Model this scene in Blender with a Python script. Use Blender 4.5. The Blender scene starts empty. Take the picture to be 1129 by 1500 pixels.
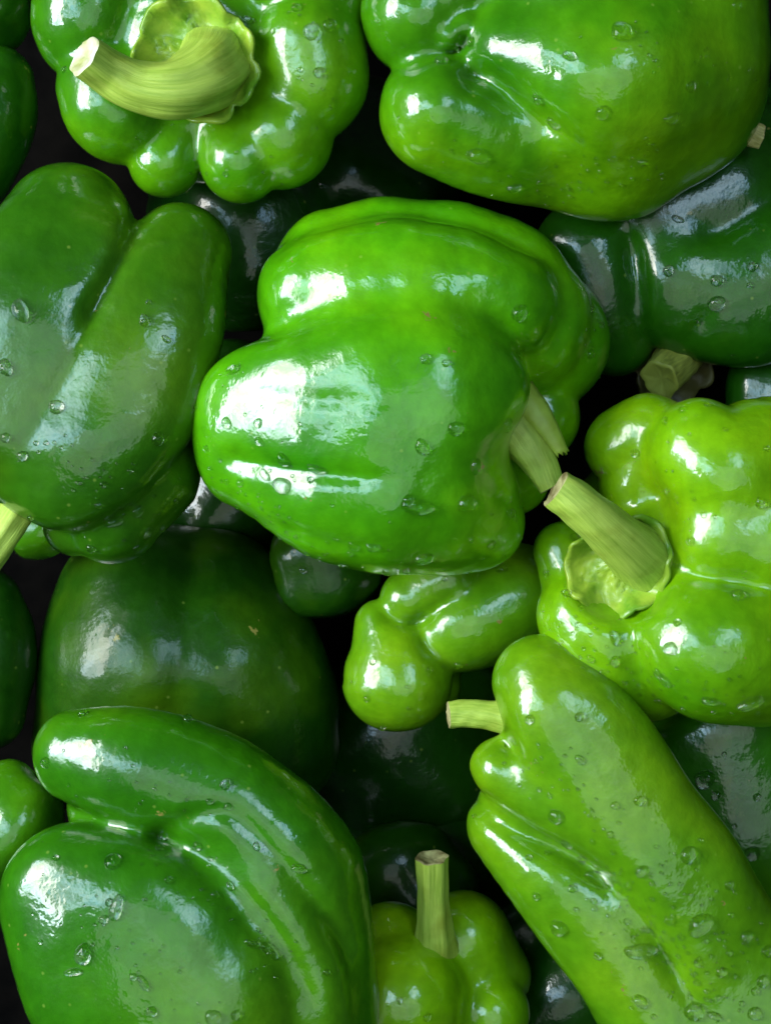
import bpy, math, random
import numpy as np
from mathutils import Vector, Matrix
from mathutils.bvhtree import BVHTree

# ------------------------------------------------------------------ camera, light, exposure
U = 0.2 / 1129.0            # metres per unit; one unit is one pixel of the photograph on the plane z = 0
D = 2600.0                  # camera height above that plane, in units
CX, CY = 564.5, 750.0
scene = bpy.context.scene
C = scene.collection

cam_data = bpy.data.cameras.new('camera')
cam = bpy.data.objects.new('camera', cam_data)
C.objects.link(cam)
cam.location = (0, 0, D * U)
cam_data.sensor_fit = 'VERTICAL'
cam_data.sensor_height = 24.0
cam_data.lens = 24.0 * D / 1500.0
cam_data.clip_start = 0.01
cam_data.clip_end = 50.0
cam_data.dof.use_dof = True
cam_data.dof.focus_distance = (D - 110) * U
cam_data.dof.aperture_fstop = 20.0
scene.camera = cam

world = bpy.data.worlds.new('World')
scene.world = world
world.use_nodes = True
bg = world.node_tree.nodes['Background']
bg.inputs[0].default_value = (0.75, 0.9, 1.0, 1)
bg.inputs[1].default_value = 0.02

def lamp(name, direction, dist, w, h, radiance, color, color2=None, noise=None, shape='ELLIPSE'):
    """an opening letting daylight in; what grows outside breaks the light up"""
    d = Vector(direction).normalized()
    ld = bpy.data.lights.new(name, 'AREA')
    ld.shape = shape
    ld.size = w
    ld.size_y = h
    ld.energy = radiance * math.pi * w * h * (math.pi / 4 if shape == 'ELLIPSE' else 1)
    o = bpy.data.objects.new(name, ld)
    C.objects.link(o)
    o.location = d * dist
    o.rotation_euler = (-d).to_track_quat('-Z', 'Y').to_euler()
    ld.use_nodes = True
    nt = ld.node_tree
    em = [n for n in nt.nodes if n.type == 'EMISSION'][0]
    geo = nt.nodes.new('ShaderNodeNewGeometry')
    scale, lo, hi, soft = noise
    def nz(sc, off):
        n = nt.nodes.new('ShaderNodeTexNoise')
        n.noise_dimensions = '4D'
        n.inputs['W'].default_value = off
        n.inputs['Scale'].default_value = sc
        n.inputs['Detail'].default_value = 6
        n.inputs['Roughness'].default_value = 0.62
        nt.links.new(geo.outputs['Position'], n.inputs['Vector'])
        return n
    a, b = nz(scale, 0.3), nz(scale * 0.7, 5.1)
    mr = nt.nodes.new('ShaderNodeMapRange')
    mr.inputs['From Min'].default_value = 0.5 - soft
    mr.inputs['From Max'].default_value = 0.5 + soft
    mr.inputs['To Min'].default_value = lo
    mr.inputs['To Max'].default_value = hi
    nt.links.new(a.outputs[0], mr.inputs[0])
    nt.links.new(mr.outputs[0], em.inputs['Strength'])
    cr = nt.nodes.new('ShaderNodeValToRGB')
    cr.color_ramp.elements[0].position = 0.40
    cr.color_ramp.elements[1].position = 0.60
    cr.color_ramp.elements[0].color = (*color, 1)
    cr.color_ramp.elements[1].color = (*(color2 or color), 1)
    nt.links.new(b.outputs[0], cr.inputs[0])
    nt.links.new(cr.outputs[0], em.inputs['Color'])
    return o

lamp('window_light', (-0.82, 0.18, 0.56), 1.0, 0.66, 0.46, 21.0, (1.0, 0.97, 0.90), (0.66, 0.84, 1.0), (4, 0.30, 1.3, 0.14), 'RECTANGLE')
lamp('window_sky_light', (-0.50, 0.14, 0.86), 1.05, 0.40, 0.60, 6.0, (0.40, 0.70, 1.0), (0.72, 0.90, 1.0), (9, 0.05, 1.6, 0.10))
lamp('skylight', (0.30, 0.28, 0.9), 1.05, 0.42, 0.38, 6.0, (0.36, 0.64, 1.0), (0.66, 0.86, 1.0), (6, 0.1, 1.6, 0.14))
lamp('ceiling_light', (0.04, -0.18, 0.98), 1.15, 1.15, 0.85, 1.15, (0.96, 0.98, 0.86), (0.80, 0.95, 1.0), (3, 0.45, 1.5, 0.18))

scene.view_settings.view_transform = 'Standard'
scene.view_settings.look = 'None'
scene.view_settings.gamma = 1
scene.view_settings.use_curve_mapping = False
scene.view_settings.exposure = 0.18
scene.render.engine = 'CYCLES'
scene.cycles.max_bounces = 12
scene.cycles.sample_clamp_indirect = 0.0

# ------------------------------------------------------------------ helpers
def W(px, py, z):
    f = (D - z) / D
    return np.array([(px - CX) * f, -(py - CY) * f, z], dtype=np.float64)

def WR(p):                  # (px, py, z, r) -> world point and radius in units
    f = (D - p[2]) / D
    return W(p[0], p[1], p[2]), p[3] * f

def catmull(pts, n):
    pts = np.array(pts, dtype=np.float64)
    if len(pts) < 3:
        return pts
    P = np.vstack([2 * pts[0] - pts[1], pts, 2 * pts[-1] - pts[-2]])
    out = []
    for i in range(1, len(P) - 2):
        for t in np.linspace(0, 1, n, endpoint=False):
            a, b, c, d = P[i - 1], P[i], P[i + 1], P[i + 2]
            out.append(0.5 * (2 * b + (c - a) * t + (2 * a - 5 * b + 4 * c - d) * t * t + (3 * b - a - 3 * c + d) * t ** 3))
    out.append(P[-2])
    return np.array(out)

def seg_dist(p, a, b, ra, rb):
    ab = (b - a).astype(np.float32)
    L2 = float(ab @ ab)
    q = p - a.astype(np.float32)
    if L2 < 1e-9:
        return np.sqrt((q * q).sum(1)) - np.float32(ra)
    t = np.clip((q @ ab) / np.float32(L2), 0, 1)
    q = q - t[:, None] * ab
    return np.sqrt((q * q).sum(1)) - np.float32(ra) - t * np.float32(rb - ra)

def smin(a, b, k):
    h = np.maximum(k - np.abs(a - b), 0) / k
    return np.minimum(a, b) - h * h * k * 0.25

def prep(chain):
    w = []
    for p in chain:
        c, r = WR(p)
        w.append((*c, r))
    return catmull(w, 5)

class Shape:
    """smooth union of tapered lobes, with grooves and dimples pressed in"""
    def __init__(self, lobes, k=26, cuts=(), grooves=(), creases=(), flats=(), seed=0, rough=2.2):
        self.lobes = []
        for l in lobes:
            kk = k
            if isinstance(l[0], (int, float)):
                kk, l = l[0], l[1:]
            self.lobes.append((kk, prep(l)))
        self.cuts = [(kk, prep(c)) for kk, c in cuts]
        self.grooves = [(w, d, prep([(*q, 0.0) for q in g])) for w, d, g in grooves]
        self.creases = [(w, d, z, catmull([(x - CX, CY - y, 0, -1.7 * w if i in (0, len(g) - 1) else 0) for i, (x, y) in enumerate(g)], 5)) for w, d, z, g in creases]
        for _, _, _, ch in self.creases:
            ch[:, 3] = np.minimum(ch[:, 3], 0)
        self.flats = [(W(*p), np.array(n, dtype=np.float64) / np.linalg.norm(n), kk) for p, n, kk in flats]
        rng = np.random.RandomState(seed + 11)
        self.waves = [(rng.normal(size=3) * f, rng.uniform(0, 6.28), a) for f, a in
                      [(0.012, rough), (0.012, rough), (0.02, rough * .6), (0.02, rough * .6), (0.035, rough * .3), (0.035, rough * .3)]]
    def chain(self, p, ch):
        if len(ch) == 1:
            return seg_dist(p, ch[0, :3], ch[0, :3], ch[0, 3], ch[0, 3])
        d = None
        for i in range(len(ch) - 1):
            e = seg_dist(p, ch[i, :3], ch[i + 1, :3], ch[i, 3], ch[i + 1, 3])
            d = e if d is None else np.minimum(d, e)
        return d
    def __call__(self, p):
        d = None
        for kk, ch in self.lobes:
            e = self.chain(p, ch)
            d = e if d is None else smin(d, e, np.float32(kk))
        for pt, n, kk in self.flats:
            e = (p - pt.astype(np.float32)) @ n.astype(np.float32)
            d = -smin(-d, -e, np.float32(kk))
        for kk, ch in self.cuts:
            d = -smin(-d, self.chain(p, ch), np.float32(kk))
        for w, dep, ch in self.grooves:
            e = self.chain(p, ch)
            d = d + np.float32(dep) * np.exp(-(e / np.float32(w)) ** 2)
        if self.creases:
            f = (np.float32(D) - p[:, 2:3]) / np.float32(D)
            u = np.concatenate([p[:, :2] / f, np.zeros_like(f)], 1)
            for w, dep, zmin, ch in self.creases:
                e = self.chain(u, ch) / np.float32(w)
                m = 1 / (1 + np.exp(np.clip(-(p[:, 2] - np.float32(zmin)) / np.float32(12), -30, 30)))
                d = d + np.float32(dep) * np.exp(-np.abs(e) ** np.float32(1.4)) * m
        for f, ph, a in self.waves:
            d = d + np.float32(a) * np.sin(p @ f.astype(np.float32) + np.float32(ph))
        return d
    def bounds(self):
        lo = np.min([ (c[:, :3] - c[:, 3:4]).min(0) for _, c in self.lobes], axis=0) - 25
        hi = np.max([ (c[:, :3] + c[:, 3:4]).max(0) for _, c in self.lobes], axis=0) + 25
        return lo, hi
    def grad(self, p, e=1.0):
        g = np.empty_like(p)
        for i in range(3):
            q = p.copy(); q[:, i] += e
            r = p.copy(); r[:, i] -= e
            g[:, i] = (self(q) - self(r)) / (2 * e)
        return g
    def mesh(self, vox):
        lo, hi = self.bounds()
        # keep to what the frame can see, with a margin
        lo[:2] = np.maximum(lo[:2], [-900, -1150]); hi[:2] = np.minimum(hi[:2], [900, 1150])
        B = 4
        n = (np.ceil((hi - lo) / (vox * B)).astype(int)) + 1
        ax = [lo[i] + (np.arange(n[i]) + 0.5) * vox * B for i in range(3)]
        cg = np.stack(np.meshgrid(*ax, indexing='ij'), -1).reshape(-1, 3).astype(np.float32)
        dc = self(cg).reshape(n)
        N = n * B
        vals = np.repeat(np.repeat(np.repeat(dc, B, 0), B, 1), B, 2).astype(np.float32)
        near = np.abs(vals) < vox * B * 1.35
        idx = np.argwhere(near)
        pts = (lo + (idx + 0.5) * vox).astype(np.float32)
        out = np.empty(len(pts), np.float32)
        for s in range(0, len(pts), 200000):
            out[s:s + 200000] = self(pts[s:s + 200000])
        vals[near] = out
        ins = vals < 0
        c = np.zeros(np.array(ins.shape) - 1, np.int8)
        for dx in (0, 1):
            for dy in (0, 1):
                for dz in (0, 1):
                    c += ins[dx:ins.shape[0] - 1 + dx, dy:ins.shape[1] - 1 + dy, dz:ins.shape[2] - 1 + dz]
        act = (c > 0) & (c < 8)
        vid = np.full(act.shape, -1, np.int32)
        cells = np.argwhere(act)
        vid[act] = np.arange(len(cells))
        v = (lo + (cells + 1.0) * vox).astype(np.float32)
        quads = []
        for a in range(3):
            b, e = (a + 1) % 3, (a + 2) % 3
            s0 = [slice(None)] * 3; s1 = [slice(None)] * 3
            s0[a] = slice(0, -1); s1[a] = slice(1, None)
            i0, i1 = ins[tuple(s0)], ins[tuple(s1)]
            ed = np.argwhere(i0 != i1)
            ed = ed[(ed[:, b] > 0) & (ed[:, e] > 0) & (ed[:, b] < ins.shape[b] - 1) & (ed[:, e] < ins.shape[e] - 1)]
            flip = i0[tuple(ed.T)]
            def cell(db, de):
                q = ed.copy(); q[:, b] -= db; q[:, e] -= de
                return vid[tuple(q.T)]
            q = np.stack([cell(1, 1), cell(0, 1), cell(0, 0), cell(1, 0)], 1)
            q[~flip] = q[~flip][:, ::-1]
            quads.append(q)
        q = np.vstack(quads)
        q = q[(q >= 0).all(1)]
        def project(v, it):
            for _ in range(it):
                g = self.grad(v)
                d = self(v)
                step = np.clip(d / np.maximum((g * g).sum(1), 0.15), -vox * 2, vox * 2)
                v = v - g * step[:, None]
            return v
        v = project(v, 3)
        e0 = np.concatenate([q[:, 0], q[:, 1], q[:, 2], q[:, 3]])
        e1 = np.concatenate([q[:, 1], q[:, 2], q[:, 3], q[:, 0]])
        for _ in range(4):
            acc = np.zeros_like(v); cnt = np.bincount(e0, minlength=len(v)).astype(np.float32) + np.bincount(e1, minlength=len(v))
            for i in range(3):
                acc[:, i] = np.bincount(e0, v[e1, i], len(v)) + np.bincount(e1, v[e0, i], len(v))
            v = (v + acc / np.maximum(cnt, 1)[:, None]) * np.float32(0.5)
            v = project(v, 1)
        g = self.grad(v, 2.5)
        for _ in range(5):
            acc = g * 4
            for i in range(3):
                acc[:, i] += np.bincount(e0, g[e1, i], len(v)) + np.bincount(e1, g[e0, i], len(v))
            g = acc / np.maximum(np.linalg.norm(acc, axis=1), 1e-6)[:, None]
        g = g.astype(np.float32)
        g /= np.maximum(np.linalg.norm(g, axis=1), 1e-6)[:, None]
        return v, q, g

def link(name, me, parent=None, mat=None):
    o = bpy.data.objects.new(name, me)
    C.objects.link(o)
    if mat:
        me.materials.append(mat)
    if parent:
        o.parent = parent
    return o

def mesh_from(name, v, faces, normals=None, origin=(0, 0, 0)):
    me = bpy.data.meshes.new(name)
    v = (np.asarray(v, dtype=np.float64) - np.asarray(origin)) * U
    if isinstance(faces, np.ndarray):
        me.vertices.add(len(v)); me.vertices.foreach_set('co', v.astype(np.float32).ravel())
        k = faces.shape[1]
        me.loops.add(faces.size); me.loops.foreach_set('vertex_index', faces.astype(np.int32).ravel())
        me.polygons.add(len(faces))
        me.polygons.foreach_set('loop_start', np.arange(0, faces.size, k, dtype=np.int32))
        me.update(calc_edges=True)
    else:
        me.from_pydata([tuple(p) for p in v], [], faces)
    me.shade_smooth()
    if normals is not None:
        me.normals_split_custom_set_from_vertices([tuple(n) for n in normals])
    me.validate()
    return me

def frame_of(d):
    d = np.asarray(d, float); d = d / np.linalg.norm(d)
    up = np.array([0, 0, 1.0]) if abs(d[2]) < 0.9 else np.array([0, 1.0, 0])
    x = np.cross(up, d); x /= np.linalg.norm(x)
    return x, np.cross(d, x), d

# ------------------------------------------------------------------ materials
def nodes_of(name):
    m = bpy.data.materials.new(name)
    m.use_nodes = True
    nt = m.node_tree
    return m, nt, nt.nodes['Principled BSDF']

def N(nt, kind, **kw):
    n = nt.nodes.new(kind)
    for k, v in kw.items():
        if hasattr(n, k):
            setattr(n, k, v)
        else:
            n.inputs[k].default_value = v
    return n

def ramp(nt, fac, stops):
    r = nt.nodes.new('ShaderNodeValToRGB')
    e = r.color_ramp.elements
    while len(e) < len(stops):
        e.new(0.5)
    for el, (p, c) in zip(e, stops):
        el.position = p
        el.color = (*c, 1)
    nt.links.new(fac, r.inputs[0])
    return r.outputs[0]

def skin_material(name, dark, mid, light, scale=14.0, seed=0.0, rough=0.32, coat=1.0, coat_rough=0.12):
    m, nt, b = nodes_of(name)
    tc = N(nt, 'ShaderNodeTexCoord')
    n1 = N(nt, 'ShaderNodeTexNoise', noise_dimensions='4D', Scale=scale, Detail=3.0, Roughness=0.55, W=seed)
    nt.links.new(tc.outputs['Object'], n1.inputs['Vector'])
    col = ramp(nt, n1.outputs[0], [(0.30, dark), (0.5, mid), (0.72, light)])
    # pale pores and small flecks
    n2 = N(nt, 'ShaderNodeTexNoise', noise_dimensions='4D', Scale=260.0, Detail=2.0, W=seed)
    nt.links.new(tc.outputs['Object'], n2.inputs['Vector'])
    mix = N(nt, 'ShaderNodeMix', data_type='RGBA', blend_type='MULTIPLY')
    f = ramp(nt, n2.outputs[0], [(0.35, (0.86, 0.88, 0.8)), (0.65, (1.08, 1.06, 1.0))])
    mix.inputs[0].default_value = 1.0
    nt.links.new(col, mix.inputs[6]); nt.links.new(f, mix.inputs[7])
    # scar flecks
    vor = N(nt, 'ShaderNodeTexNoise', noise_dimensions='4D', Scale=95.0, Detail=4.0, Roughness=0.7, W=seed + 4)
    nt.links.new(tc.outputs['Object'], vor.inputs['Vector'])
    fl = ramp(nt, vor.outputs[0], [(0.675, (0, 0, 0)), (0.70, (1, 1, 1))])
    mix2 = N(nt, 'ShaderNodeMix', data_type='RGBA')
    nt.links.new(fl, mix2.inputs[0]); nt.links.new(mix.outputs[2], mix2.inputs[6])
    mix2.inputs[7].default_value = (0.20, 0.19, 0.04, 1)
    pv = N(nt, 'ShaderNodeTexVoronoi', Scale=300.0)
    nt.links.new(tc.outputs['Object'], pv.inputs['Vector'])
    pd = ramp(nt, pv.outputs['Distance'], [(0.07, (1, 1, 1)), (0.18, (0, 0, 0))])
    pk = N(nt, 'ShaderNodeSeparateColor')
    nt.links.new(pv.outputs['Color'], pk.inputs[0])
    pm = N(nt, 'ShaderNodeMath', operation='GREATER_THAN')
    pm.inputs[1].default_value = 0.86
    nt.links.new(pk.outputs[0], pm.inputs[0])
    pp = N(nt, 'ShaderNodeMath', operation='MULTIPLY')
    nt.links.new(pd, pp.inputs[0]); nt.links.new(pm.outputs[0], pp.inputs[1])
    ps = N(nt, 'ShaderNodeMath', operation='MULTIPLY')
    nt.links.new(pp.outputs[0], ps.inputs[0]); ps.inputs[1].default_value = 0.22
    mix3 = N(nt, 'ShaderNodeMix', data_type='RGBA')
    nt.links.new(ps.outputs[0], mix3.inputs[0]); nt.links.new(mix2.outputs[2], mix3.inputs[6])
    mix3.inputs[7].default_value = (0.36, 0.50, 0.08, 1)
    nt.links.new(mix3.outputs[2], b.inputs['Base Color'])
    b.inputs['Roughness'].default_value = rough
    b.inputs['Specular IOR Level'].default_value = 0.15
    b.inputs['Coat Weight'].default_value = coat
    b.inputs['Coat Roughness'].default_value = coat_rough
    b.inputs['Coat IOR'].default_value = 1.55
    b.inputs['Subsurface Weight'].default_value = 0.12
    b.inputs['Subsurface Radius'].default_value = (0.35, 1.0, 0.08)
    b.inputs['Subsurface Scale'].default_value = 0.004
    # the wax is duller in places
    dn = N(nt, 'ShaderNodeTexNoise', noise_dimensions='4D', Scale=45.0, Detail=4.0, Roughness=0.6, W=seed + 7)
    nt.links.new(tc.outputs['Object'], dn.inputs['Vector'])
    dr = N(nt, 'ShaderNodeMapRange')
    for k, v in (('From Min', 0.35), ('From Max', 0.68), ('To Min', coat_rough * 0.55), ('To Max', coat_rough * 1.7)):
        dr.inputs[k].default_value = v
    nt.links.new(dn.outputs[0], dr.inputs[0])
    nt.links.new(dr.outputs[0], b.inputs['Coat Roughness'])
    # orange-peel waviness of the wax
    w1 = N(nt, 'ShaderNodeTexNoise', noise_dimensions='4D', Scale=190.0, Detail=3.0, Roughness=0.5, W=seed + 2)
    w2 = N(nt, 'ShaderNodeTexNoise', noise_dimensions='4D', Scale=1100.0, Detail=1.0, W=seed + 3)
    for w in (w1, w2):
        nt.links.new(tc.outputs['Object'], w.inputs['Vector'])
    b1 = N(nt, 'ShaderNodeBump', Strength=0.32, Distance=0.0010)
    b2 = N(nt, 'ShaderNodeBump', Strength=0.25, Distance=0.00008)
    nt.links.new(w1.outputs[0], b1.inputs['Height'])
    nt.links.new(w2.outputs[0], b2.inputs['Height'])
    nt.links.new(b1.outputs[0], b2.inputs['Normal'])
    nt.links.new(b2.outputs[0], b.inputs['Normal'])
    nt.links.new(b2.outputs[0], b.inputs['Coat Normal'])
    return m

def stem_material(name, dark, light, along=1.0):
    m, nt, b = nodes_of(name)
    tc = N(nt, 'ShaderNodeTexCoord')
    mp = N(nt, 'ShaderNodeMapping')
    mp.inputs['Scale'].default_value = (15.0, 1.0, 1.0)
    nt.links.new(tc.outputs['UV'], mp.inputs[0])
    n1 = N(nt, 'ShaderNodeTexNoise', Scale=3.0, Detail=6.0, Roughness=0.65)
    nt.links.new(mp.outputs[0], n1.inputs['Vector'])
    col = ramp(nt, n1.outputs[0], [(0.3, dark), (0.62, light)])
    n3 = N(nt, 'ShaderNodeTexNoise', Scale=120.0, Detail=5.0)
    nt.links.new(tc.outputs['Object'], n3.inputs['Vector'])
    f = ramp(nt, n3.outputs[0], [(0.3, (0.66, 0.62, 0.35)), (0.5, (1, 1, 1))])
    mix = N(nt, 'ShaderNodeMix', data_type='RGBA', blend_type='MULTIPLY')
    mix.inputs[0].default_value = 0.8
    nt.links.new(col, mix.inputs[6]); nt.links.new(f, mix.inputs[7])
    nt.links.new(mix.outputs[2], b.inputs['Base Color'])
    b.inputs['Roughness'].default_value = 0.5
    b.inputs['Subsurface Weight'].default_value = 0.1
    b.inputs['Subsurface Radius'].default_value = (0.8, 1.0, 0.2)
    b.inputs['Subsurface Scale'].default_value = 0.002
    bp = N(nt, 'ShaderNodeBump', Strength=0.5, Distance=0.0006)
    nt.links.new(n1.outputs[0], bp.inputs['Height'])
    nt.links.new(bp.outputs[0], b.inputs['Normal'])
    return m

def plain_material(name, c0, c1, scale, rough, bump=0.0):
    m, nt, b = nodes_of(name)
    tc = N(nt, 'ShaderNodeTexCoord')
    n1 = N(nt, 'ShaderNodeTexNoise', Scale=scale, Detail=5.0)
    nt.links.new(tc.outputs['Object'], n1.inputs['Vector'])
    nt.links.new(ramp(nt, n1.outputs[0], [(0.35, c0), (0.65, c1)]), b.inputs['Base Color'])
    b.inputs['Roughness'].default_value = rough
    b.inputs['Specular IOR Level'].default_value = 0.5 if rough < 0.75 else 0.0
    if bump:
        bp = N(nt, 'ShaderNodeBump', Strength=0.6, Distance=bump)
        nt.links.new(n1.outputs[0], bp.inputs['Height'])
        nt.links.new(bp.outputs[0], b.inputs['Normal'])
    return m

SK = {
    'bright': skin_material('bright_green_skin', (0.022, 0.17, 0.0012), (0.070, 0.31, 0.0015), (0.17, 0.44, 0.002), 18, 1.0),
    'grass':  skin_material('grass_green_skin', (0.014, 0.12, 0.0012), (0.055, 0.23, 0.0015), (0.15, 0.34, 0.002), 17, 8.0),
    'lime':   skin_material('yellow_green_skin', (0.065, 0.24, 0.0015), (0.16, 0.38, 0.002), (0.28, 0.49, 0.003), 18, 2.0),
    'leaf':   skin_material('leaf_green_skin', (0.028, 0.14, 0.002), (0.085, 0.25, 0.003), (0.19, 0.36, 0.004), 16, 7.0),
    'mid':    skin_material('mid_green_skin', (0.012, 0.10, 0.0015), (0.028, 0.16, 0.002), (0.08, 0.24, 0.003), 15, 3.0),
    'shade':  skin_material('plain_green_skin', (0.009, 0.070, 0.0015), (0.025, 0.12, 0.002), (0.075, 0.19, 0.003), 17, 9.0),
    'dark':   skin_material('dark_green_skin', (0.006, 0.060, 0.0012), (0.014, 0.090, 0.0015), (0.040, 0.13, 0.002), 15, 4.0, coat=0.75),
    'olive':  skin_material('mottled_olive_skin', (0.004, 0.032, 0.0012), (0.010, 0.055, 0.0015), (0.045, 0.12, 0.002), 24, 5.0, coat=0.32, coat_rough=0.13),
    'deep':   skin_material('gap_shade_skin', (0.002, 0.026, 0.0010), (0.005, 0.042, 0.0012), (0.010, 0.06, 0.002), 15, 6.0, coat=0.6),  # green darkened to carry the shade down in the gaps
}
STEM = stem_material('green_stem', (0.24, 0.39, 0.03), (0.42, 0.57, 0.08))
STEM_DRY = stem_material('dry_stem', (0.32, 0.31, 0.07), (0.60, 0.56, 0.22))
STEM_OLD = stem_material('brown_stem', (0.13, 0.16, 0.02), (0.34, 0.38, 0.06))
CALYX = plain_material('calyx_green', (0.12, 0.29, 0.012), (0.34, 0.48, 0.04), 120, 0.32, 0.0012)
CALYX_OLD = plain_material('calyx_brown', (0.05, 0.045, 0.012), (0.14, 0.13, 0.03), 90, 0.5, 0.0008)
CUT = plain_material('cut_pith', (0.36, 0.38, 0.13), (0.74, 0.74, 0.58), 160, 0.6, 0.0006)
CUT_DRY = plain_material('dry_cut_pith', (0.13, 0.10, 0.03), (0.44, 0.42, 0.18), 260, 0.7, 0.0006)
FLOOR = plain_material('shaded_crate_board', (0.002, 0.002, 0.002), (0.005, 0.0045, 0.004), 60, 0.8, 0.0004)  # near-black colour stands for the shade between the peppers

m, nt, b = nodes_of('clear_water')
b.inputs['Base Color'].default_value = (1, 1, 1, 1)
b.inputs['Roughness'].default_value = 0.0
b.inputs['IOR'].default_value = 1.33
b.inputs['Transmission Weight'].default_value = 1.0
tr = N(nt, 'ShaderNodeBsdfTransparent')
mx = N(nt, 'ShaderNodeMixShader')
mx.inputs[0].default_value = 0.25
out = nt.nodes['Material Output']
nt.links.new(b.outputs[0], mx.inputs[1]); nt.links.new(tr.outputs[0], mx.inputs[2])
nt.links.new(mx.outputs[0], out.inputs['Surface'])
WATER = m

# ------------------------------------------------------------------ the crate floor below everything, gap shade put into its colour
me = bpy.data.meshes.new('crate_floor')
h = 0.5
me.from_pydata([(-h, -h, 0), (h, -h, 0), (h, h, 0), (-h, h, 0)], [], [(0, 1, 2, 3)])
fl = link('crate_floor', me, None, FLOOR)
fl.location = (0, 0, -620 * U)
fl['kind'] = 'structure'
fl['label'] = 'board floor of the crate far down between the peppers, coloured near-black as shade'

# ------------------------------------------------------------------ builders
SURF = {}                   # pepper key -> BVH tree of its skin, for laying drops on it
GROUP = 'green bell peppers heaped in the crate'

def pepper(key, label, lobes, mat='mid', vox=7.0, **kw):
    sh = Shape(lobes, **kw)
    v, q, g = sh.mesh(vox)
    base = np.array([v[:, 0].mean(), v[:, 1].mean(), v[:, 2].min()])
    root = bpy.data.objects.new('bell_pepper', None)
    C.objects.link(root)
    root.empty_display_size = 0.02
    root.location = tuple(base * U)
    root['label'] = label
    root['category'] = 'bell pepper'
    root['group'] = GROUP
    me = mesh_from('skin', v, q, g, base)
    link('skin', me, root, SK[mat])
    root['_b'] = tuple(base)
    SURF[key] = BVHTree.FromPolygons([tuple(p) for p in v], [tuple(int(i) for i in f) for f in q])
    return root

def stem(root, path, ribs=6, depth=0.07, mat=None, cut=None, twist=0.4, seed=0, segs=30, cup=0.12, ragged=0.0):
    """ribbed tapering stalk ending in a cut face"""
    rng = random.Random(seed)
    base = np.array(root['_b'])
    pts = np.array([(*WR(p)[0], WR(p)[1]) for p in path])
    c = catmull(pts, 7)
    n = len(c)
    T = np.gradient(c[:, :3], axis=0)
    x, y, d = frame_of(T[0])
    V, F, UV = [], [], []
    ph = rng.uniform(0, 6)
    amp = [rng.uniform(0.5, 1.4) for _ in range(ribs)]
    for i in range(n):
        d = T[i] / np.linalg.norm(T[i])
        x = x - d * (x @ d); x /= np.linalg.norm(x)
        y = np.cross(d, x)
        t = i / (n - 1)
        for s in range(segs):
            a = 2 * math.pi * s / segs
            rib = math.cos(ribs * a + ph)
            am = amp[int((a * ribs / (2 * math.pi))) % ribs]
            r = c[i, 3] * (1 + depth * am * rib + 0.03 * math.sin(5 * t + 2 * a + ph) + 0.02 * math.sin(23 * t + 3 * a))
            aa = a + twist * t
            p = c[i, :3] + (x * math.cos(aa) + y * math.sin(aa)) * r
            if i == n - 1 and ragged:
                p = p + d * rng.uniform(-ragged, ragged) * c[i, 3]
            V.append(p)
    for i in range(n - 1):
        for s in range(segs):
            s2 = (s + 1) % segs
            F.append((i * segs + s, i * segs + s2, (i + 1) * segs + s2, (i + 1) * segs + s))
    me = mesh_from('stem', V, F, None, base)
    uv = me.uv_layers.new(name='UVMap')
    for poly in me.polygons:
        for li in poly.loop_indices:
            vi = me.loops[li].vertex_index
            i, s = divmod(vi, segs)
            uv.data[li].uv = (s / segs if not (s == 0 and poly.vertices[1] % segs == 0) else 1.0, i / (n - 1))
    st = link('stem', me, root, mat or STEM)
    # the cut end: a shallow dished face with a rim
    ring = np.array(V[-segs:])
    mid = ring.mean(0)
    CV, CF = [], []
    for j, (f, h_) in enumerate([(1.0, 0.0), (0.93, 0.05), (0.75, 0.0), (0.45, -cup), (0.2, -cup * 1.3)]):
        for s in range(segs):
            w = 1 + 0.06 * rng.uniform(-1, 1) * (j > 1)
            CV.append(mid + (ring[s] - mid) * f * w + d * (h_ + 0.05 * rng.uniform(-1, 1) * (j > 0)) * c[-1, 3])
    CV.append(mid - d * cup * c[-1, 3])
    for j in range(4):
        for s in range(segs):
            s2 = (s + 1) % segs
            CF.append((j * segs + s, j * segs + s2, (j + 1) * segs + s2, (j + 1) * segs + s))
    for s in range(segs):
        CF.append((4 * segs + s, 4 * segs + (s + 1) % segs, 5 * segs))
    link('cut_face', mesh_from('cut_face', CV, CF, None, base), st, cut or CUT)
    return st

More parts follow.
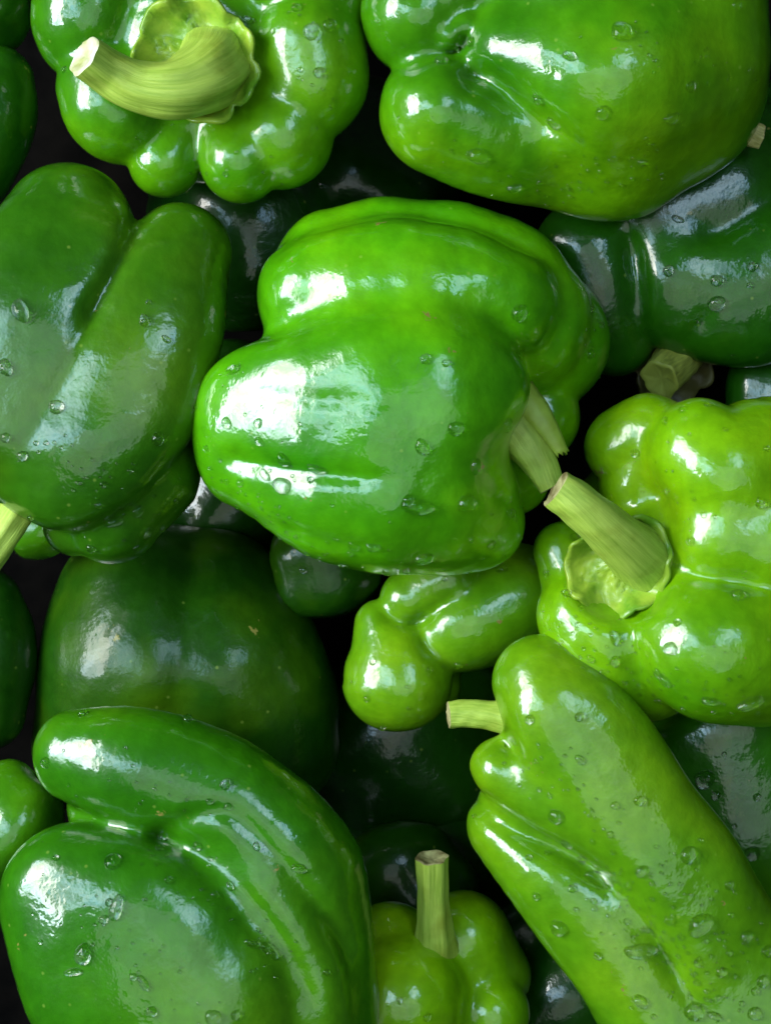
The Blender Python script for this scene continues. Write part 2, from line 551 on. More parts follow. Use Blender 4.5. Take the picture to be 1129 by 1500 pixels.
def calyx(root, centre, normal, R, points=6, lip=0.18, cup=-0.05, mat=None, seed=0, squash=1.0, bumps=0.05, rot=0.0):
    """thin scalloped collar round the foot of the stem"""
    rng = random.Random(seed)
    base = np.array(root['_b'])
    c, R = WR((*centre, R))
    x, y, d = frame_of(normal)
    na, nr = 72, 12
    ph = [rng.uniform(0, 6.28) for _ in range(8)]
    def edge(a):
        e = 0.86 + 0.14 * abs(math.cos(points * a / 2 + ph[0])) ** 0.7 + 0.05 * math.sin(2 * a + ph[1]) + 0.03 * math.sin(7 * a + ph[2]) + 0.02 * math.sin(13 * a + ph[3])
        return e
    V, F = [], []
    for i in range(nr + 1):
        t = i / nr
        for s in range(na):
            a = 2 * math.pi * s / na
            r = R * t * edge(a + rot)
            bump = bumps * (math.sin(9 * a + 11 * t + ph[4]) * math.sin(14 * t + 3 * a + ph[5]) + 0.6 * math.sin(17 * a + ph[6]) * math.sin(19 * t)) * t * (1 - 0.5 * t)
            hgt = R * (cup * math.sin(math.pi * t) + lip * max(0, (t - 0.6) / 0.4) ** 2 * (1 + 0.5 * math.sin(points * a + ph[7])) + bump)
            V.append(c + x * math.cos(a) * r + y * math.sin(a) * r * squash + d * hgt)
    for i in range(nr):
        for s in range(na):
            s2 = (s + 1) % na
            F.append((i * na + s, (i + 1) * na + s, (i + 1) * na + s2, i * na + s2))
    o = link('calyx', mesh_from('calyx', V, F, None, base), root, mat or CALYX)
    so = o.modifiers.new('thickness', 'SOLIDIFY')
    so.thickness = 5 * U
    so.offset = -1
    return o

def strip(root, path, name, mat, seed=0):
    """a flat fibre peeled off the stalk, its end torn"""
    rng = random.Random(seed)
    base = np.array(root['_b'])
    c = catmull(np.array([(*WR(p)[0], WR(p)[1]) for p in path]), 8)
    T = np.gradient(c[:, :3], axis=0)
    V, F = [], []
    K = 7
    for i in range(len(c)):
        d = T[i] / np.linalg.norm(T[i])
        sx = np.cross(d, [0.25, 0.1, 1.0]); sx /= np.linalg.norm(sx)
        up = np.cross(sx, d)
        for k in range(K):
            t = 2 * k / (K - 1) - 1
            e = rng.uniform(-0.5, 0.5) * c[i, 3] * (i == len(c) - 1)
            V.append(c[i, :3] + sx * t * c[i, 3] + up * (1 - t * t) * c[i, 3] * 0.45 + up * rng.uniform(-.06, .06) * c[i, 3] + d * e)
    for i in range(len(c) - 1):
        for k in range(K - 1):
            F.append((i * K + k, i * K + k + 1, (i + 1) * K + k + 1, (i + 1) * K + k))
    o = link(name, mesh_from(name, V, F, None, base), root, mat)
    so = o.modifiers.new('thickness', 'SOLIDIFY')
    so.thickness = 6 * U
    so.offset = -1
    return o

# ------------------------------------------------------------------ the peppers
# lobes: chains of (photo x, photo y, height, radius)
P1 = pepper('centre', 'large glossy pepper lying on its side on top in the middle of the heap', [
    [(390, 610, 50, 107), (490, 602, 70, 132), (600, 585, 78, 142), (676, 566, 72, 98)],
    [(385, 655, 10, 96), (505, 688, 48, 136), (605, 708, 34, 136), (688, 762, -5, 80)],
    [(478, 432, 0, 100), (600, 430, 18, 118), (735, 442, 24, 88)],
    [10, (500, 410, -60, 105), (580, 412, -60, 124), (700, 435, -60, 122), (762, 470, -60, 104)],
    [8, (780, 500, -130, 110)],
    [8, (788, 610, -110, 62)],
    [8, (752, 705, -70, 52)],
    [(560, 560, -30, 165), (610, 570, -40, 150)],
], 'bright', vox=6.0, k=34, seed=1,
    creases=[(14, 10, 0, [(395, 400), (415, 365), (470, 330), (560, 309), (690, 332), (785, 380), (826, 440), (812, 495), (785, 530)]),
             (18, 9, 60, [(365, 494), (400, 484), (440, 472)]),
             (8, 4, 60, [(320, 562), (400, 578), (500, 588), (610, 598)]), (13, 10, 0, [(330, 668), (345, 672), (430, 688), (520, 698), (610, 702)]), (13, 7, -40, [(335, 735), (400, 768), (500, 796), (620, 815)]),
             (12, 14, 20, [(690, 450), (735, 478), (765, 515), (790, 560)])],
    flats=[((480, 600, 172), (-0.42, -0.03, 0.9), 45), ((620, 560, 200), (0.14, 0.08, 1), 60)])

calyx(P1, (765, 560, -50), (0.8, -0.35, 0.35), 62, points=5, lip=0.2, seed=21)
stem(P1, [(712, 585, 10, 44), (752, 626, 28, 36), (785, 668, 36, 28), (808, 714, 38, 20)], seed=22, cut=CUT_DRY, depth=0.05)
strip(P1, [(760, 570, 40, 24), (792, 612, 52, 20), (824, 664, 50, 10)], 'torn_strip', STEM, seed=23)

P2 = pepper('topleft', 'pepper with its thick curved pale-cut stem and scalloped calyx turned to the viewer', [
    [10, (150, -40, -20, 85), (126, 30, -20, 84), (150, 58, -40, 72)],
    [10, (152, 126, -15, 70), (172, 162, -15, 74), (215, 176, -40, 60)],
    [8, (243, 236, -35, 53), (262, 185, -50, 60)],
    [8, (352, 236, -15, 60), (345, 175, -40, 62)],
    [8, (415, 200, -25, 76), (400, 155, -40, 70)],
    [8, (452, 70, -15, 84), (456, 128, -20, 80), (400, 110, -40, 70)],
    [8, (420, -40, -20, 85), (468, 8, -30, 76), (390, 10, -40, 70)],
    [8, (320, -70, -10, 85), (300, -20, -60, 90)],
    [8, (215, -60, -10, 85), (220, -20, -60, 90)],
    [20, (290, 85, -95, 150)],
    [(290, 75, -190, 190)],
], 'grass', vox=6.0, seed=2, rough=1.5, cuts=[(24, [(288, 88, 92, 95)])])
calyx(P2, (288, 90, 54), (0.05, -0.05, 1), 92, points=7, lip=0.20, seed=3, bumps=0.13, cup=-0.14)
stem(P2, [(312, 92, 20, 56), (302, 110, 70, 53), (260, 130, 105, 44), (205, 127, 118, 37), (160, 106, 132, 33), (124, 82, 160, 31)], seed=2, twist=0.2, depth=0.06)

P3 = pepper('topright', 'big pepper showing its puckered blossom end, at the upper right', [
    [16, (612, 20, 20, 82), (680, -40, 0, 110)],
    [16, (645, 165, 30, 88), (740, 195, 0, 95), (850, 215, -65, 92)],
    [18, (770, 90, 40, 100), (880, 110, 30, 150), (1000, 90, 0, 126)],
    [(900, 200, -40, 118), (960, 170, -40, 112)],
    [(1012, 148, -60, 104)],
    [(850, -40, 20, 140), (1000, 0, 0, 122)],
    [(850, 80, -60, 180)],
    [8, (662, 58, 70, 22)], [8, (684, 40, 74, 20)], [8, (640, 92, 55, 24)],
], 'grass', vox=6.0, k=34, seed=3,
    creases=[(18, 22, 20, [(655, 112), (700, 112), (735, 128), (800, 180), (870, 230)]), (8, 10, 40, [(560, 90), (600, 100), (640, 80), (670, 70), (700, 20)])])
stem(P3, [(1055, 186, -62, 26), (1085, 193, -68, 19), (1113, 200, -72, 18)], seed=5, mat=STEM_DRY, cut=CUT_DRY)

P4 = pepper('left', 'long two-lobed pepper at the left edge with its stem pointing down and left', [
    [16, (100, 335, -50, 95), (62, 450, 10, 130), (-10, 600, 10, 112)],
    [60, (262, 378, -40, 80), (222, 480, 20, 104), (172, 590, 30, 120), (112, 682, 20, 92), (75, 698, 10, 70)],
    [8, (165, 756, -40, 70), (200, 690, -50, 95)],
    [8, (112, 766, -55, 48)],
    [40, (150, 400, 0, 100), (120, 520, 15, 115), (70, 600, 15, 110)],
], 'shade', vox=6.5, seed=4, flats=[((150, 540, 108), (0.10, 0.06, 1), 80)],
    creases=[(16, 17, -80, [(232, 250), (206, 305), (192, 350), (166, 405), (140, 452), (118, 500)]), (22, 7, -60, [(160, 415), (130, 470), (95, 552), (48, 632), (4, 695)])])
stem(P4, [(36, 730, -20, 30), (10, 775, 0, 25), (-40, 850, 10, 24)], seed=6)

P5 = pepper('right', 'yellow-green pepper at the right edge with its stub stem crossing to the middle pepper', [
    [8, (1022, 662, 15, 80), (1062, 690, 20, 94), (1120, 690, -20, 110)],
    [20, (1062, 780, 12, 88), (1110, 785, 5, 100)],
    [8, (1000, 925, 25, 86), (1042, 950, 30, 106), (1110, 950, 0, 114)],
    [8, (860, 903, -15, 74), (888, 943, -20, 86), (950, 972, -50, 86)],
    [8, (826, 806, -40, 44), (848, 850, -40, 58)],
    [18, (912, 655, -55, 58), (955, 640, -40, 62), (940, 705, -60, 66)],
    [16, (985, 830, -90, 138)],
    [(990, 825, -190, 180)],
], 'lime', vox=6.0, seed=5, rough=1.5, cuts=[(20, [(905, 828, 74, 86)])])
calyx(P5, (906, 826, 30), (-0.15, -0.10, 1), 78, points=5, lip=0.24, seed=8, bumps=0.12, cup=-0.12)
stem(P5, [(945, 822, 10, 46), (922, 803, 55, 41), (880, 767, 95, 35), (842, 735, 112, 32), (815, 716, 116, 29)], seed=9, ribs=5, depth=0.05, cut=CUT_DRY)

P6 = pepper('lowright', 'long pale green pepper slanting to the lower right corner, covered with drops', [
    [(796, 1000, 10, 72), (850, 1085, 30, 98), (950, 1225, 30, 98), (1060, 1400, 20, 104), (1120, 1520, 0, 120)],
    [30, (738, 1132, 0, 54), (815, 1172, 15, 62), (940, 1245, 10, 68), (1010, 1355, 5, 72), (1065, 1480, 0, 80)],
    [8, (752, 1205, -45, 70), (838, 1302, -25, 86), (920, 1395, -15, 92), (1000, 1500, -15, 110)],
], 'leaf', vox=6.5, seed=6, flats=[((950, 1240, 100), (0.10, -0.02, 1), 60)],
    creases=[(11, 14, 0, [(728, 1082), (745, 1096), (770, 1110)]),
             (14, 17, -60, [(665, 1135), (680, 1152), (720, 1195), (770, 1225), (830, 1252), (895, 1290), (945, 1345), (985, 1410), (1020, 1480)])])
stem(P6, [(750, 1052, -30, 30), (718, 1048, -28, 23), (685, 1045, -25, 21), (657, 1047, -22, 19)], seed=10, cut=CUT_DRY, depth=0.05)

P7 = pepper('lowleft', 'big pepper in the lower left corner with a finger-like lobe curling over it', [
    [12, (112, 1108, 0, 68), (200, 1125, 15, 88), (320, 1168, 15, 95), (420, 1262, 5, 104), (460, 1370, -10, 90), (470, 1500, -20, 80)],
    [12, (295, 1240, 55, 38), (380, 1315, 65, 62), (440, 1400, 50, 72), (455, 1500, 30, 70)],
    [14, (112, 1322, 45, 118), (200, 1400, 55, 176), (260, 1460, 50, 186)],
    [(300, 1400, -40, 160)],
    [20, (150, 1180, -45, 52), (235, 1195, -25, 50)],
], 'mid', vox=6.5, seed=7, flats=[((200, 1400, 165), (-0.03, -0.03, 1), 110)],
    creases=[(12, 9, 20, [(225, 1222), (240, 1216), (290, 1192), (345, 1196), (420, 1270), (495, 1370), (515, 1450)]),
             (13, 8, 20, [(215, 1222), (232, 1225), (290, 1250), (345, 1290), (410, 1370), (450, 1450), (470, 1520)]),
             ])

P8 = pepper('darkleft', 'large dark mottled pepper lying deep at left below the two-lobed pepper', [
    [(205, 880, -300, 120), (178, 980, -280, 122), (165, 1090, -290, 115)],
    [(315, 880, -300, 105), (362, 990, -280, 122), (385, 1085, -295, 112)],
    [(260, 970, -290, 165)],
], 'olive', vox=8.0, k=60, seed=8, creases=[(42, 20, -300, [(300, 740), (282, 830), (268, 930), (262, 1030), (270, 1130)])])

P9 = pepper('small', 'small knobbly pepper with rounded lobes, half under the middle pepper', [
    [8, (580, 996, -140, 78), (575, 960, -140, 62), (555, 914, -140, 37)],
    [8, (655, 930, -145, 50), (695, 908, -150, 72), (745, 880, -180, 88)],
    [6, (598, 878, -140, 42), (650, 850, -150, 66)],
    [5, (548, 905, -130, 22)],
    [8, (632, 1005, -205, 40)],
    [(650, 890, -240, 90)],
], 'leaf', vox=6.5, seed=9, creases=[(7, 9, -160, [(548, 880), (570, 908), (600, 914), (640, 890), (690, 858)]), (7, 8, -170, [(604, 916), (622, 950), (655, 982)])])

P10 = pepper('lowmid', 'pepper at the bottom edge standing with its straight stem pointing up', [
    [14, (590, 1462, -110, 98), (560, 1480, -125, 104), (570, 1530, -160, 115)],
    [12, (722, 1482, -130, 56), (700, 1520, -170, 80)],
    [12, (680, 1372, -170, 72), (700, 1430, -190, 76)],
    [12, (728, 1430, -185, 50)],
    [14, (575, 1392, -160, 70)],
    [(640, 1450, -210, 110)],
], 'lime', vox=7.0, seed=10)
calyx(P10, (640, 1395, -115), (0.05, 0.6, 1), 42, points=5, lip=0.1, seed=12)
stem(P10, [(640, 1410, -130, 40), (637, 1375, -95, 29), (634, 1320, -70, 23), (632, 1256, -50, 24)], seed=13, cut=CUT_DRY)

P11 = pepper('darkright', 'dark green pepper with a broad grey sheen, under the big upper right pepper', [
    [10, (862, 370, -195, 80), (885, 440, -190, 70), (905, 500, -205, 54)],
    [10, (985, 380, -180, 80), (1000, 425, -165, 92), (1080, 436, -160, 104), (1160, 400, -170, 120)],
    [20, (960, 320, -220, 115), (1060, 290, -220, 115)],
], 'dark', vox=7.0, seed=11, flats=[((1020, 410, -88), (0.0, -0.14, 1), 70)],
    creases=[(13, 16, -230, [(915, 310), (928, 370), (938, 430), (945, 490)]), (11, 9, -200, [(1000, 500), (1030, 470), (1040, 440)])])
calyx(P11, (985, 535, -230), (0, -0.5, 1), 62, points=6, lip=0.1, mat=CALYX_OLD, seed=14)
stem(P11, [(1000, 512, -215, 34), (985, 534, -180, 31), (966, 556, -152, 31)], seed=15, mat=STEM_OLD, cut=STEM_OLD)

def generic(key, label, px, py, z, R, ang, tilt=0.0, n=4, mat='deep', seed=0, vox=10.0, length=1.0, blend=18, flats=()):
    """a plain bell pepper: n lobes round an axis"""
    rng = random.Random(seed)
    ax = np.array([math.cos(ang) * math.cos(tilt), math.sin(ang) * math.cos(tilt), math.sin(tilt)])
    x, y, d = frame_of(ax)
    lobes = []
    for i in range(n):
        a = 2 * math.pi * i / n + rng.uniform(-.2, .2) + seed
        o = (x * math.cos(a) + y * math.sin(a)) * R * 0.45
        l = R * 0.5 * length * rng.uniform(0.85, 1.1)
        pts = []
        for t, rr in ((-1, 0.52), (0.1, 0.58), (1, 0.42)):
            q = o * (1 - 0.2 * max(t, 0)) + d * l * t
            pts.append((px + q[0], py - q[1], z + q[2], R * rr))
        lobes.append([blend] + pts)
    lobes.append([(px, py, z, R * 0.6)])
    return pepper(key, label, lobes, mat, vox, seed=seed, flats=flats)

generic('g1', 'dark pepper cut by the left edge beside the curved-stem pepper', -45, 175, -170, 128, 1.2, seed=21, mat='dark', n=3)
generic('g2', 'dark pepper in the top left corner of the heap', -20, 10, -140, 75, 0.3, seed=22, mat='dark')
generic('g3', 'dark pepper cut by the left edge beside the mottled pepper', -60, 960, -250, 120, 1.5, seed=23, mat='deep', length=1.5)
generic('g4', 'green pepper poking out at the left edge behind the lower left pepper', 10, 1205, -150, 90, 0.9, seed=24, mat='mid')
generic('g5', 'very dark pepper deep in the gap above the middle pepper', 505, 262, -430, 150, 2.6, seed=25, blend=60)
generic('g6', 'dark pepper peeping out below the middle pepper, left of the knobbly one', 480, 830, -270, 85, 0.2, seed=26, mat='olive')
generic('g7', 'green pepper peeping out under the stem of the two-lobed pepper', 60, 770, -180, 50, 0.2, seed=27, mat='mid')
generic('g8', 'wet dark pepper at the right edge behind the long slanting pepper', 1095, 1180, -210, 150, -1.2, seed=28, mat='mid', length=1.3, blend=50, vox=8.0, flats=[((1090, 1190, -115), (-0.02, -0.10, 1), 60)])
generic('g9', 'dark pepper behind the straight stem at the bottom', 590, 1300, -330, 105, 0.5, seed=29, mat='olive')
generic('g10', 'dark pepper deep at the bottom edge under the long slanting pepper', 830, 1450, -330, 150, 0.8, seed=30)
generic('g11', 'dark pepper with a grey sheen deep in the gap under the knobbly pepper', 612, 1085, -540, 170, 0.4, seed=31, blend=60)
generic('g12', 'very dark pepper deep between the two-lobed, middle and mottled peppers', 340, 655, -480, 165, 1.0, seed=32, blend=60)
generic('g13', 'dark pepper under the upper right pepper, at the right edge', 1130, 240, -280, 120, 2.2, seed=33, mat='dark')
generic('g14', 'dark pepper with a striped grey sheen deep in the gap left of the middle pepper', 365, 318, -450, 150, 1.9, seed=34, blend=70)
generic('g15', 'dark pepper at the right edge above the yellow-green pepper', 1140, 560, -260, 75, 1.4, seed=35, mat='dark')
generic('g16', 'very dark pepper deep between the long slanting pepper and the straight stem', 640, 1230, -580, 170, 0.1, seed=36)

# ------------------------------------------------------------------ water drops lying on the skins
NAMES = {'centre': 'middle pepper', 'topleft': 'curved-stem pepper', 'topright': 'upper right pepper', 'left': 'two-lobed pepper',
         'right': 'yellow-green pepper', 'lowright': 'slanting pepper', 'lowleft': 'lower left pepper', 'darkleft': 'mottled pepper',
         'small': 'knobbly pepper', 'lowmid': 'straight-stemmed pepper', 'darkright': 'grey-sheened pepper', 'g8': 'wet dark pepper',
         'g6': 'peeping dark pepper'}
LAID = []

def drop_mesh(name, seed, na=22, nr=7):
    rng = random.Random(seed)
    ph = [rng.uniform(0, 6.28) for _ in range(3)]
    V, F = [], []
    for i in range(nr + 1):                       # dome from the rim to the top
        t = i / nr * math.pi / 2
        rr, zz = math.cos(t) ** 0.8, math.sin(t)
        for s in range(na):
            a = 2 * math.pi * s / na
            w = 1 + (0.07 * math.sin(2 * a + ph[0]) + 0.05 * math.sin(3 * a + ph[1]) + 0.025 * math.sin(5 * a + ph[2]))
            V.append((rr * w * math.cos(a), rr * w * math.sin(a), zz * (1 + 0.08 * math.cos(a + ph[1]))))
    for i in range(nr):
        for s in range(na):
            s2 = (s + 1) % na
            F.append((i * na + s, i * na + s2, (i + 1) * na + s2, (i + 1) * na + s))
    k = len(V)
    for s in range(na):                           # skirt pressed into the skin
        x, y, z = V[s]
        V.append((x * 0.86, y * 0.86, -0.35))
    for s in range(na):
        s2 = (s + 1) % na
        F.append((k + s, k + s2, s2, s))
    F.append(tuple(k + s for s in range(na - 1, -1, -1)))
    me = bpy.data.meshes.new(name)
    me.from_pydata(V, [], F)
    me.shade_smooth()
    me.materials.append(WATER)
    return me

DROPS = [drop_mesh('water_drop', i) for i in range(5)]
drop_rng = random.Random(4)

def hit(px, py):
    o = Vector((0, 0, D))
    t = Vector(tuple(W(px, py, 0)))
    d = (t - o).normalized()
    best = None
    for key, tree in SURF.items():
        loc, nor, _, dist = tree.ray_cast(o, d)
        if loc is not None and (best is None or dist < best[3]):
            best = (key, loc, nor, dist)
    return best

def drop(px, py, r, ratio=1.0, ang=0.0, flat=0.85):
    h = hit(px, py)
    if h is None:
        return
    key, loc, nor, _ = h
    if nor.z < 0:
        nor = -nor
    if nor.z < 0.08 or key not in NAMES:
        return
    f = (D - loc.z) / D
    r = r * f * 1.05
    o = bpy.data.objects.new('water_drop', drop_rng.choice(DROPS))
    C.objects.link(o)
    # long axis: image direction laid into the tangent plane
    a = math.radians(ang)
    x = Vector((math.cos(a), -math.sin(a), 0))
    x = (x - nor * x.dot(nor)).normalized()
    y = nor.cross(x)
    m = Matrix((x, y, nor)).transposed()
    o.rotation_euler = m.to_euler()
    o.location = loc * U
    hgt = r * flat * drop_rng.uniform(0.85, 1.1)
    o.scale = (r * ratio ** 0.5 * U, r / ratio ** 0.5 * U, hgt * U)
    size = 'tiny' if r < 5 else 'small' if r < 8 else 'medium' if r < 12 else 'large'
    if ratio > 1.5:
        size += ' stretched'
    elif ratio > 1.15:
        size += ' oval'
    cx, cy = CENTRES[key]
    part = ('upper ' if py < cy - 45 else 'lower ' if py > cy + 45 else '') + ('left' if px < cx - 45 else 'right' if px > cx + 45 else '')
    part = part.strip() + ' of' if part.strip() else 'middle of'
    LAID.append((o, px, size, f'on {part} the {NAMES[key]}'))
    o['category'] = 'water drop'
    o['group'] = 'water drops lying on the wet peppers'

CENTRES = {'centre': (570, 590), 'topleft': (290, 100), 'topright': (830, 130), 'left': (150, 530), 'right': (980, 820), 'lowright': (900, 1260),
           'lowleft': (240, 1290), 'darkleft': (270, 950), 'small': (630, 950), 'lowmid': (640, 1430), 'darkright': (1000, 410), 'g8': (1070, 1180), 'g6': (480, 840)}

for d in [
    # on the middle pepper
    (342, 542, 9, 1.6, 10), (287, 597, 4), (302, 657, 5), (308, 685, 4), (332, 620, 8, 1.4, 80), (378, 620, 7), (380, 647, 7, 1.3, 30), (415, 673, 10, 1.2, 70),
    (388, 696, 8, 2.0, 50), (413, 711, 13, 1.4, 20), (455, 703, 5), (464, 687, 10, 2.0, 8), (352, 707, 6), (332, 705, 4), (610, 742, 17, 1.9, 12), (683, 737, 14),
    (618, 655, 11, 1.2, 70), (623, 526, 8), (653, 532, 6), (760, 459, 12), (518, 799, 8, 1.3, 60), (546, 801, 8, 1.5, 15), (513, 810, 5), (620, 817, 12, 1.4, 0),
    (572, 836, 9, 1.4, 10), (595, 837, 5), (449, 811, 4), (433, 787, 4), (424, 759, 4), (359, 771, 4), (338, 751, 4), (734, 833, 8), (748, 752, 7), (864, 519, 7),
    (880, 476, 5), (866, 453, 5), (742, 623, 10, 1.3, 70), (696, 683, 10, 1.3, 80), (667, 628, 11), (719, 798, 7), (690, 790, 5), (390, 780, 4), (410, 788, 3), (500, 828, 4),
    (470, 818, 3), (370, 768, 3), (348, 742, 3), (540, 842, 4), (650, 848, 4), (598, 733, 9),
    # on the curved-stem pepper
    (456, 46, 12), (482, 37, 10), (467, 106, 8), (434, 12, 7), (363, 30, 8, 1.6, 10), (400, 46, 4), (439, 102, 4), (95, 102, 5), (500, 60, 4), (372, 300, 4), (330, 255, 4),
    # on the upper right pepper
    (910, 47, 15, 1.2, 60), (834, 82, 9, 1.4, 20), (788, 145, 8, 1.4, 30), (810, 180, 9, 1.3, 60), (1011, 126, 8), (982, 173, 10, 1.3, 0), (882, 165, 10), (940, 238, 6),
    (753, 275, 9, 1.3, 0), (899, 231, 4), (905, 247, 3), (887, 266, 3), (909, 271, 3), (791, 267, 4), (830, 275, 4), (970, 255, 4), (1098, 103, 5), (1033, 73, 4),
    (700, 228, 13, 1.2, 20), (834, 288, 3), (962, 220, 3), (1078, 8, 7), (860, 250, 3), (873, 240, 3), (925, 262, 3), (948, 210, 3), (645, 90, 9), (690, 62, 7),
    # on the dark pepper at the right
    (978, 397, 8), (1049, 411, 9), (1049, 445, 12), (1098, 418, 5), (1101, 391, 7), (992, 321, 7, 1.8, 20), (1072, 522, 4), (1020, 470, 4),
    # on the yellow-green pepper
    (1113, 737, 8, 1.4, 80), (1030, 754, 5), (1011, 793, 7), (930, 664, 7), (974, 617, 6, 1.6, 60), (999, 601, 6), (1035, 593, 5), (840, 787, 6), (832, 870, 8, 1.6, 15),
    (800, 839, 5), (900, 969, 8), (991, 912, 6), (981, 950, 10), (963, 986, 7, 1.3, 60), (974, 997, 9, 1.4, 40), (1080, 872, 10), (1097, 1029, 14, 1.9, 160),
    (1040, 1026, 9, 2.0, 5), (900, 935, 9, 1.4, 70), (864, 965, 6, 1.5, 60), (936, 1005, 5), (1044, 1043, 4), (966, 1027, 4), (991, 827, 5), (1122, 657, 5), (1108, 1046, 4),
    (880, 985, 4), (915, 1000, 4), (1000, 1038, 4), (845, 915, 4), (1060, 630, 4), (1015, 730, 4),
    # on the long slanting pepper
    (775, 1054, 7), (848, 1050, 7), (849, 1113, 7, 1.3, 50), (785, 1115, 4), (936, 1173, 8), (900, 1180, 6), (814, 1196, 11), (789, 1156, 4), (805, 1166, 4), (893, 1222, 5),
    (1007, 1253, 12), (939, 1276, 9, 1.5, 150), (867, 1233, 4), (897, 1248, 4), (830, 1236, 7, 1.5, 20), (876, 1290, 16, 2.2, 28), (852, 1257, 6), (870, 1268, 4), (898, 1279, 4),
    (919, 1298, 6), (785, 1313, 6), (818, 1359, 12), (837, 1302, 6), (843, 1332, 4), (869, 1320, 5), (869, 1331, 4), (917, 1350, 5), (875, 1400, 6), (937, 1394, 16, 2.2, 2),
    (955, 1352, 5), (980, 1348, 7), (1025, 1355, 17, 1.4, 150), (984, 1376, 3), (997, 1372, 5), (1033, 1378, 4), (1067, 1296, 7), (954, 1294, 4), (954, 1317, 4),
    (1092, 1372, 9, 1.3, 140), (1121, 1394, 8), (1067, 1396, 5), (1055, 1424, 8), (1116, 1438, 9), (1021, 1411, 6), (1020, 1439, 5), (1017, 1426, 3), (993, 1400, 4),
    (937, 1467, 10, 1.2, 40), (1016, 1482, 14), (1050, 1461, 4), (1034, 1452, 4), (1034, 1463, 4), (1046, 1488, 8, 1.7, 20), (1105, 1485, 10), (1105, 1452, 6), (924, 1476, 3),
    (956, 1489, 4), (1025, 1231, 4), (694, 1196, 4), (800, 1250, 4), (774, 1256, 5), (965, 1385, 3), (975, 1410, 3), (1005, 1395, 3), (1040, 1400, 3), (1075, 1430, 4),
    (1000, 1440, 3), (1085, 1470, 4), (980, 1460, 3), (1010, 1460, 4), (1070, 1340, 4), (1095, 1330, 3), (1010, 1310, 3), (960, 1240, 3), (905, 1205, 3), (760, 1150, 3),
    # on the wet dark pepper beside it
    (1032, 1142, 14), (1048, 1165, 7), (1108, 1168, 6), (1101, 1250, 11), (1075, 1210, 4), (1060, 1105, 4),
    # on the lower left pepper
    (330, 1149, 8), (307, 1174, 5), (334, 1181, 6), (233, 1243, 6), (289, 1239, 7), (308, 1258, 4), (376, 1240, 6, 1.4, 80), (337, 1298, 6, 1.4, 70), (315, 1311, 6),
    (438, 1272, 9, 1.4, 10), (67, 1117, 8), (170, 1330, 13, 2.4, 105), (152, 1347, 7), (160, 1322, 6), (122, 1398, 14, 1.5, 110), (108, 1424, 9, 2.2, 170), (195, 1431, 6),
    (222, 1482, 8), (395, 1393, 12, 1.6, 40), (370, 1383, 9, 2.0, 10), (312, 1490, 11), (12, 1451, 13), (82, 1257, 5), (165, 1262, 12), (122, 1046, 7), (275, 1054, 8),
    (247, 1289, 6), (478, 1424, 5), (210, 1440, 9, 1.8, 60), (345, 1487, 7), (60, 1380, 4),
    # on the two-lobed pepper
    (30, 455, 14, 1.6, 80), (211, 470, 8, 1.7, 80), (83, 596, 11), (8, 538, 11, 1.4, 80), (33, 668, 8), (68, 649, 4), (53, 649, 4), (151, 710, 5), (217, 443, 4),
    (167, 764, 10, 1.8, 165), (202, 749, 9, 1.3, 150), (134, 803, 7), (231, 643, 10), (217, 780, 8, 1.5, 150), (238, 774, 6), (258, 734, 5), (200, 802, 5), (145, 740, 6),
    (45, 758, 5), (8, 641, 7), (190, 690, 4), (244, 497, 6, 1.5, 40), (110, 775, 4),
    # on the knobbly pepper and its neighbours
    (546, 970, 5), (537, 1023, 5), (515, 999, 3), (598, 1037, 3), (559, 1066, 5), (670, 974, 6), (629, 981, 5), (596, 1006, 3), (444, 835, 6), (625, 1490, 6), (585, 1466, 5),
]:
    drop(*d)

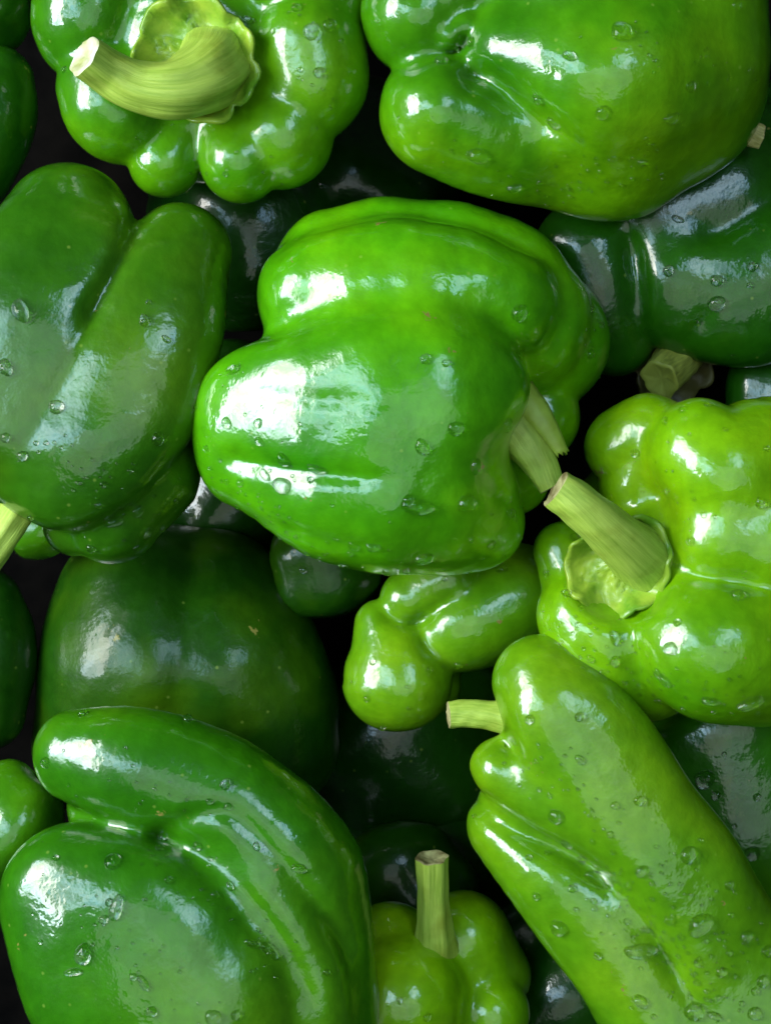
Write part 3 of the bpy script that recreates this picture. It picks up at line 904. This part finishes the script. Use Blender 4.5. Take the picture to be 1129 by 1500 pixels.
# fine mist of droplets too small to tell apart: one joined piece on each wet pepper
ROOTS = {'centre': P1, 'topleft': P2, 'topright': P3, 'left': P4, 'right': P5, 'lowright': P6, 'lowleft': P7}
mist_rng = random.Random(9)
def mist(key, spots):
    base = np.array(ROOTS[key]['_b'])
    V, F = [], []
    for x0, y0, x1, y1, count in spots:
        for _ in range(count):
            t = mist_rng.random()
            px = x0 + (x1 - x0) * t + mist_rng.gauss(0, 22)
            py = y0 + (y1 - y0) * t + mist_rng.gauss(0, 22)
            h = hit(px, py)
            if h is None or h[0] != key or h[2].z < 0.1:
                continue
            nor, loc = h[2], h[1]
            x = nor.orthogonal().normalized()
            y = nor.cross(x)
            r = mist_rng.uniform(1.5, 3.3)
            k = len(V)
            rings = [(1.0, -0.25), (1.0, 0.12), (0.72, 0.6)]
            for rr, zz in rings:
                for q in range(8):
                    a = q * math.pi / 4
                    V.append(loc + (x * math.cos(a) + y * math.sin(a)) * r * rr + nor * r * zz)
            V.append(loc + nor * r * 0.8)
            for i in range(2):
                for q in range(8):
                    q2 = (q + 1) % 8
                    F.append((k + i * 8 + q, k + i * 8 + q2, k + i * 8 + 8 + q2, k + i * 8 + 8 + q))
            for q in range(8):
                F.append((k + 16 + q, k + 16 + (q + 1) % 8, k + 24))
            F.append(tuple(k + q for q in range(7, -1, -1)))
    if V:
        o = link('fine_droplets', mesh_from('fine_droplets', [tuple(v) for v in V], F, None, base), ROOTS[key], WATER)
        o['kind'] = 'stuff'
mist('centre', [(300, 690, 480, 815, 60), (480, 815, 720, 835, 35), (330, 560, 480, 720, 25), (740, 800, 760, 720, 12), (860, 440, 870, 540, 12)])
mist('topleft', [(420, 40, 500, 200, 20), (200, 200, 420, 270, 18)])
mist('topright', [(780, 270, 970, 230, 45), (620, 200, 760, 270, 20), (900, 60, 1090, 140, 25)])
mist('left', [(60, 640, 200, 760, 35), (200, 800, 265, 720, 20)])
mist('right', [(800, 900, 1000, 1040, 55), (960, 600, 1000, 760, 15), (980, 960, 1110, 1030, 20)])
mist('lowright', [(860, 1270, 1060, 1490, 110), (960, 1250, 1120, 1420, 45), (760, 1060, 900, 1250, 40)])
mist('lowleft', [(230, 1240, 420, 1420, 40), (60, 1120, 300, 1170, 20), (80, 1300, 300, 1480, 30)])

# which drop is which: by size and place, then by its order from the left among its likes
ORD = ['', 'second', 'third', 'fourth', 'fifth', 'sixth', 'seventh', 'eighth', 'ninth', 'tenth', 'eleventh', 'twelfth']
NUM = ['', '', 'two', 'three', 'four', 'five', 'six', 'seven', 'eight', 'nine', 'ten', 'eleven', 'twelve']
kinds = {}
for o, px, size, where in LAID:
    kinds.setdefault((size, where), []).append((px, o))
split = {}
for (size, where), l in kinds.items():
    if len(l) > 12:
        l.sort(key=lambda e: -e[1].location.y)
        h = len(l) // 2
        split[(size, where, 'upper ')] = l[:h]
        split[(size, where, 'lower ')] = l[h:]
    else:
        split[(size, where, '')] = l
for (size, where, row), l in split.items():
    l.sort(key=lambda e: e[0])
    n = len(l)
    for i, (px, o) in enumerate(l):
        if n == 1:
            o['label'] = f'{size} clear water drop {where}'
        elif n > 12:
            o['label'] = f'one of many {size} water drops {where}'
        elif i == 0:
            o['label'] = f'leftmost of {row}{NUM[n]} {size} drops {where}'
        elif i == n - 1:
            o['label'] = f'rightmost of {row}{NUM[n]} {size} drops {where}'
        else:
            o['label'] = f'{ORD[i]} from left of {row}{NUM[n]} {size} drops {where}'
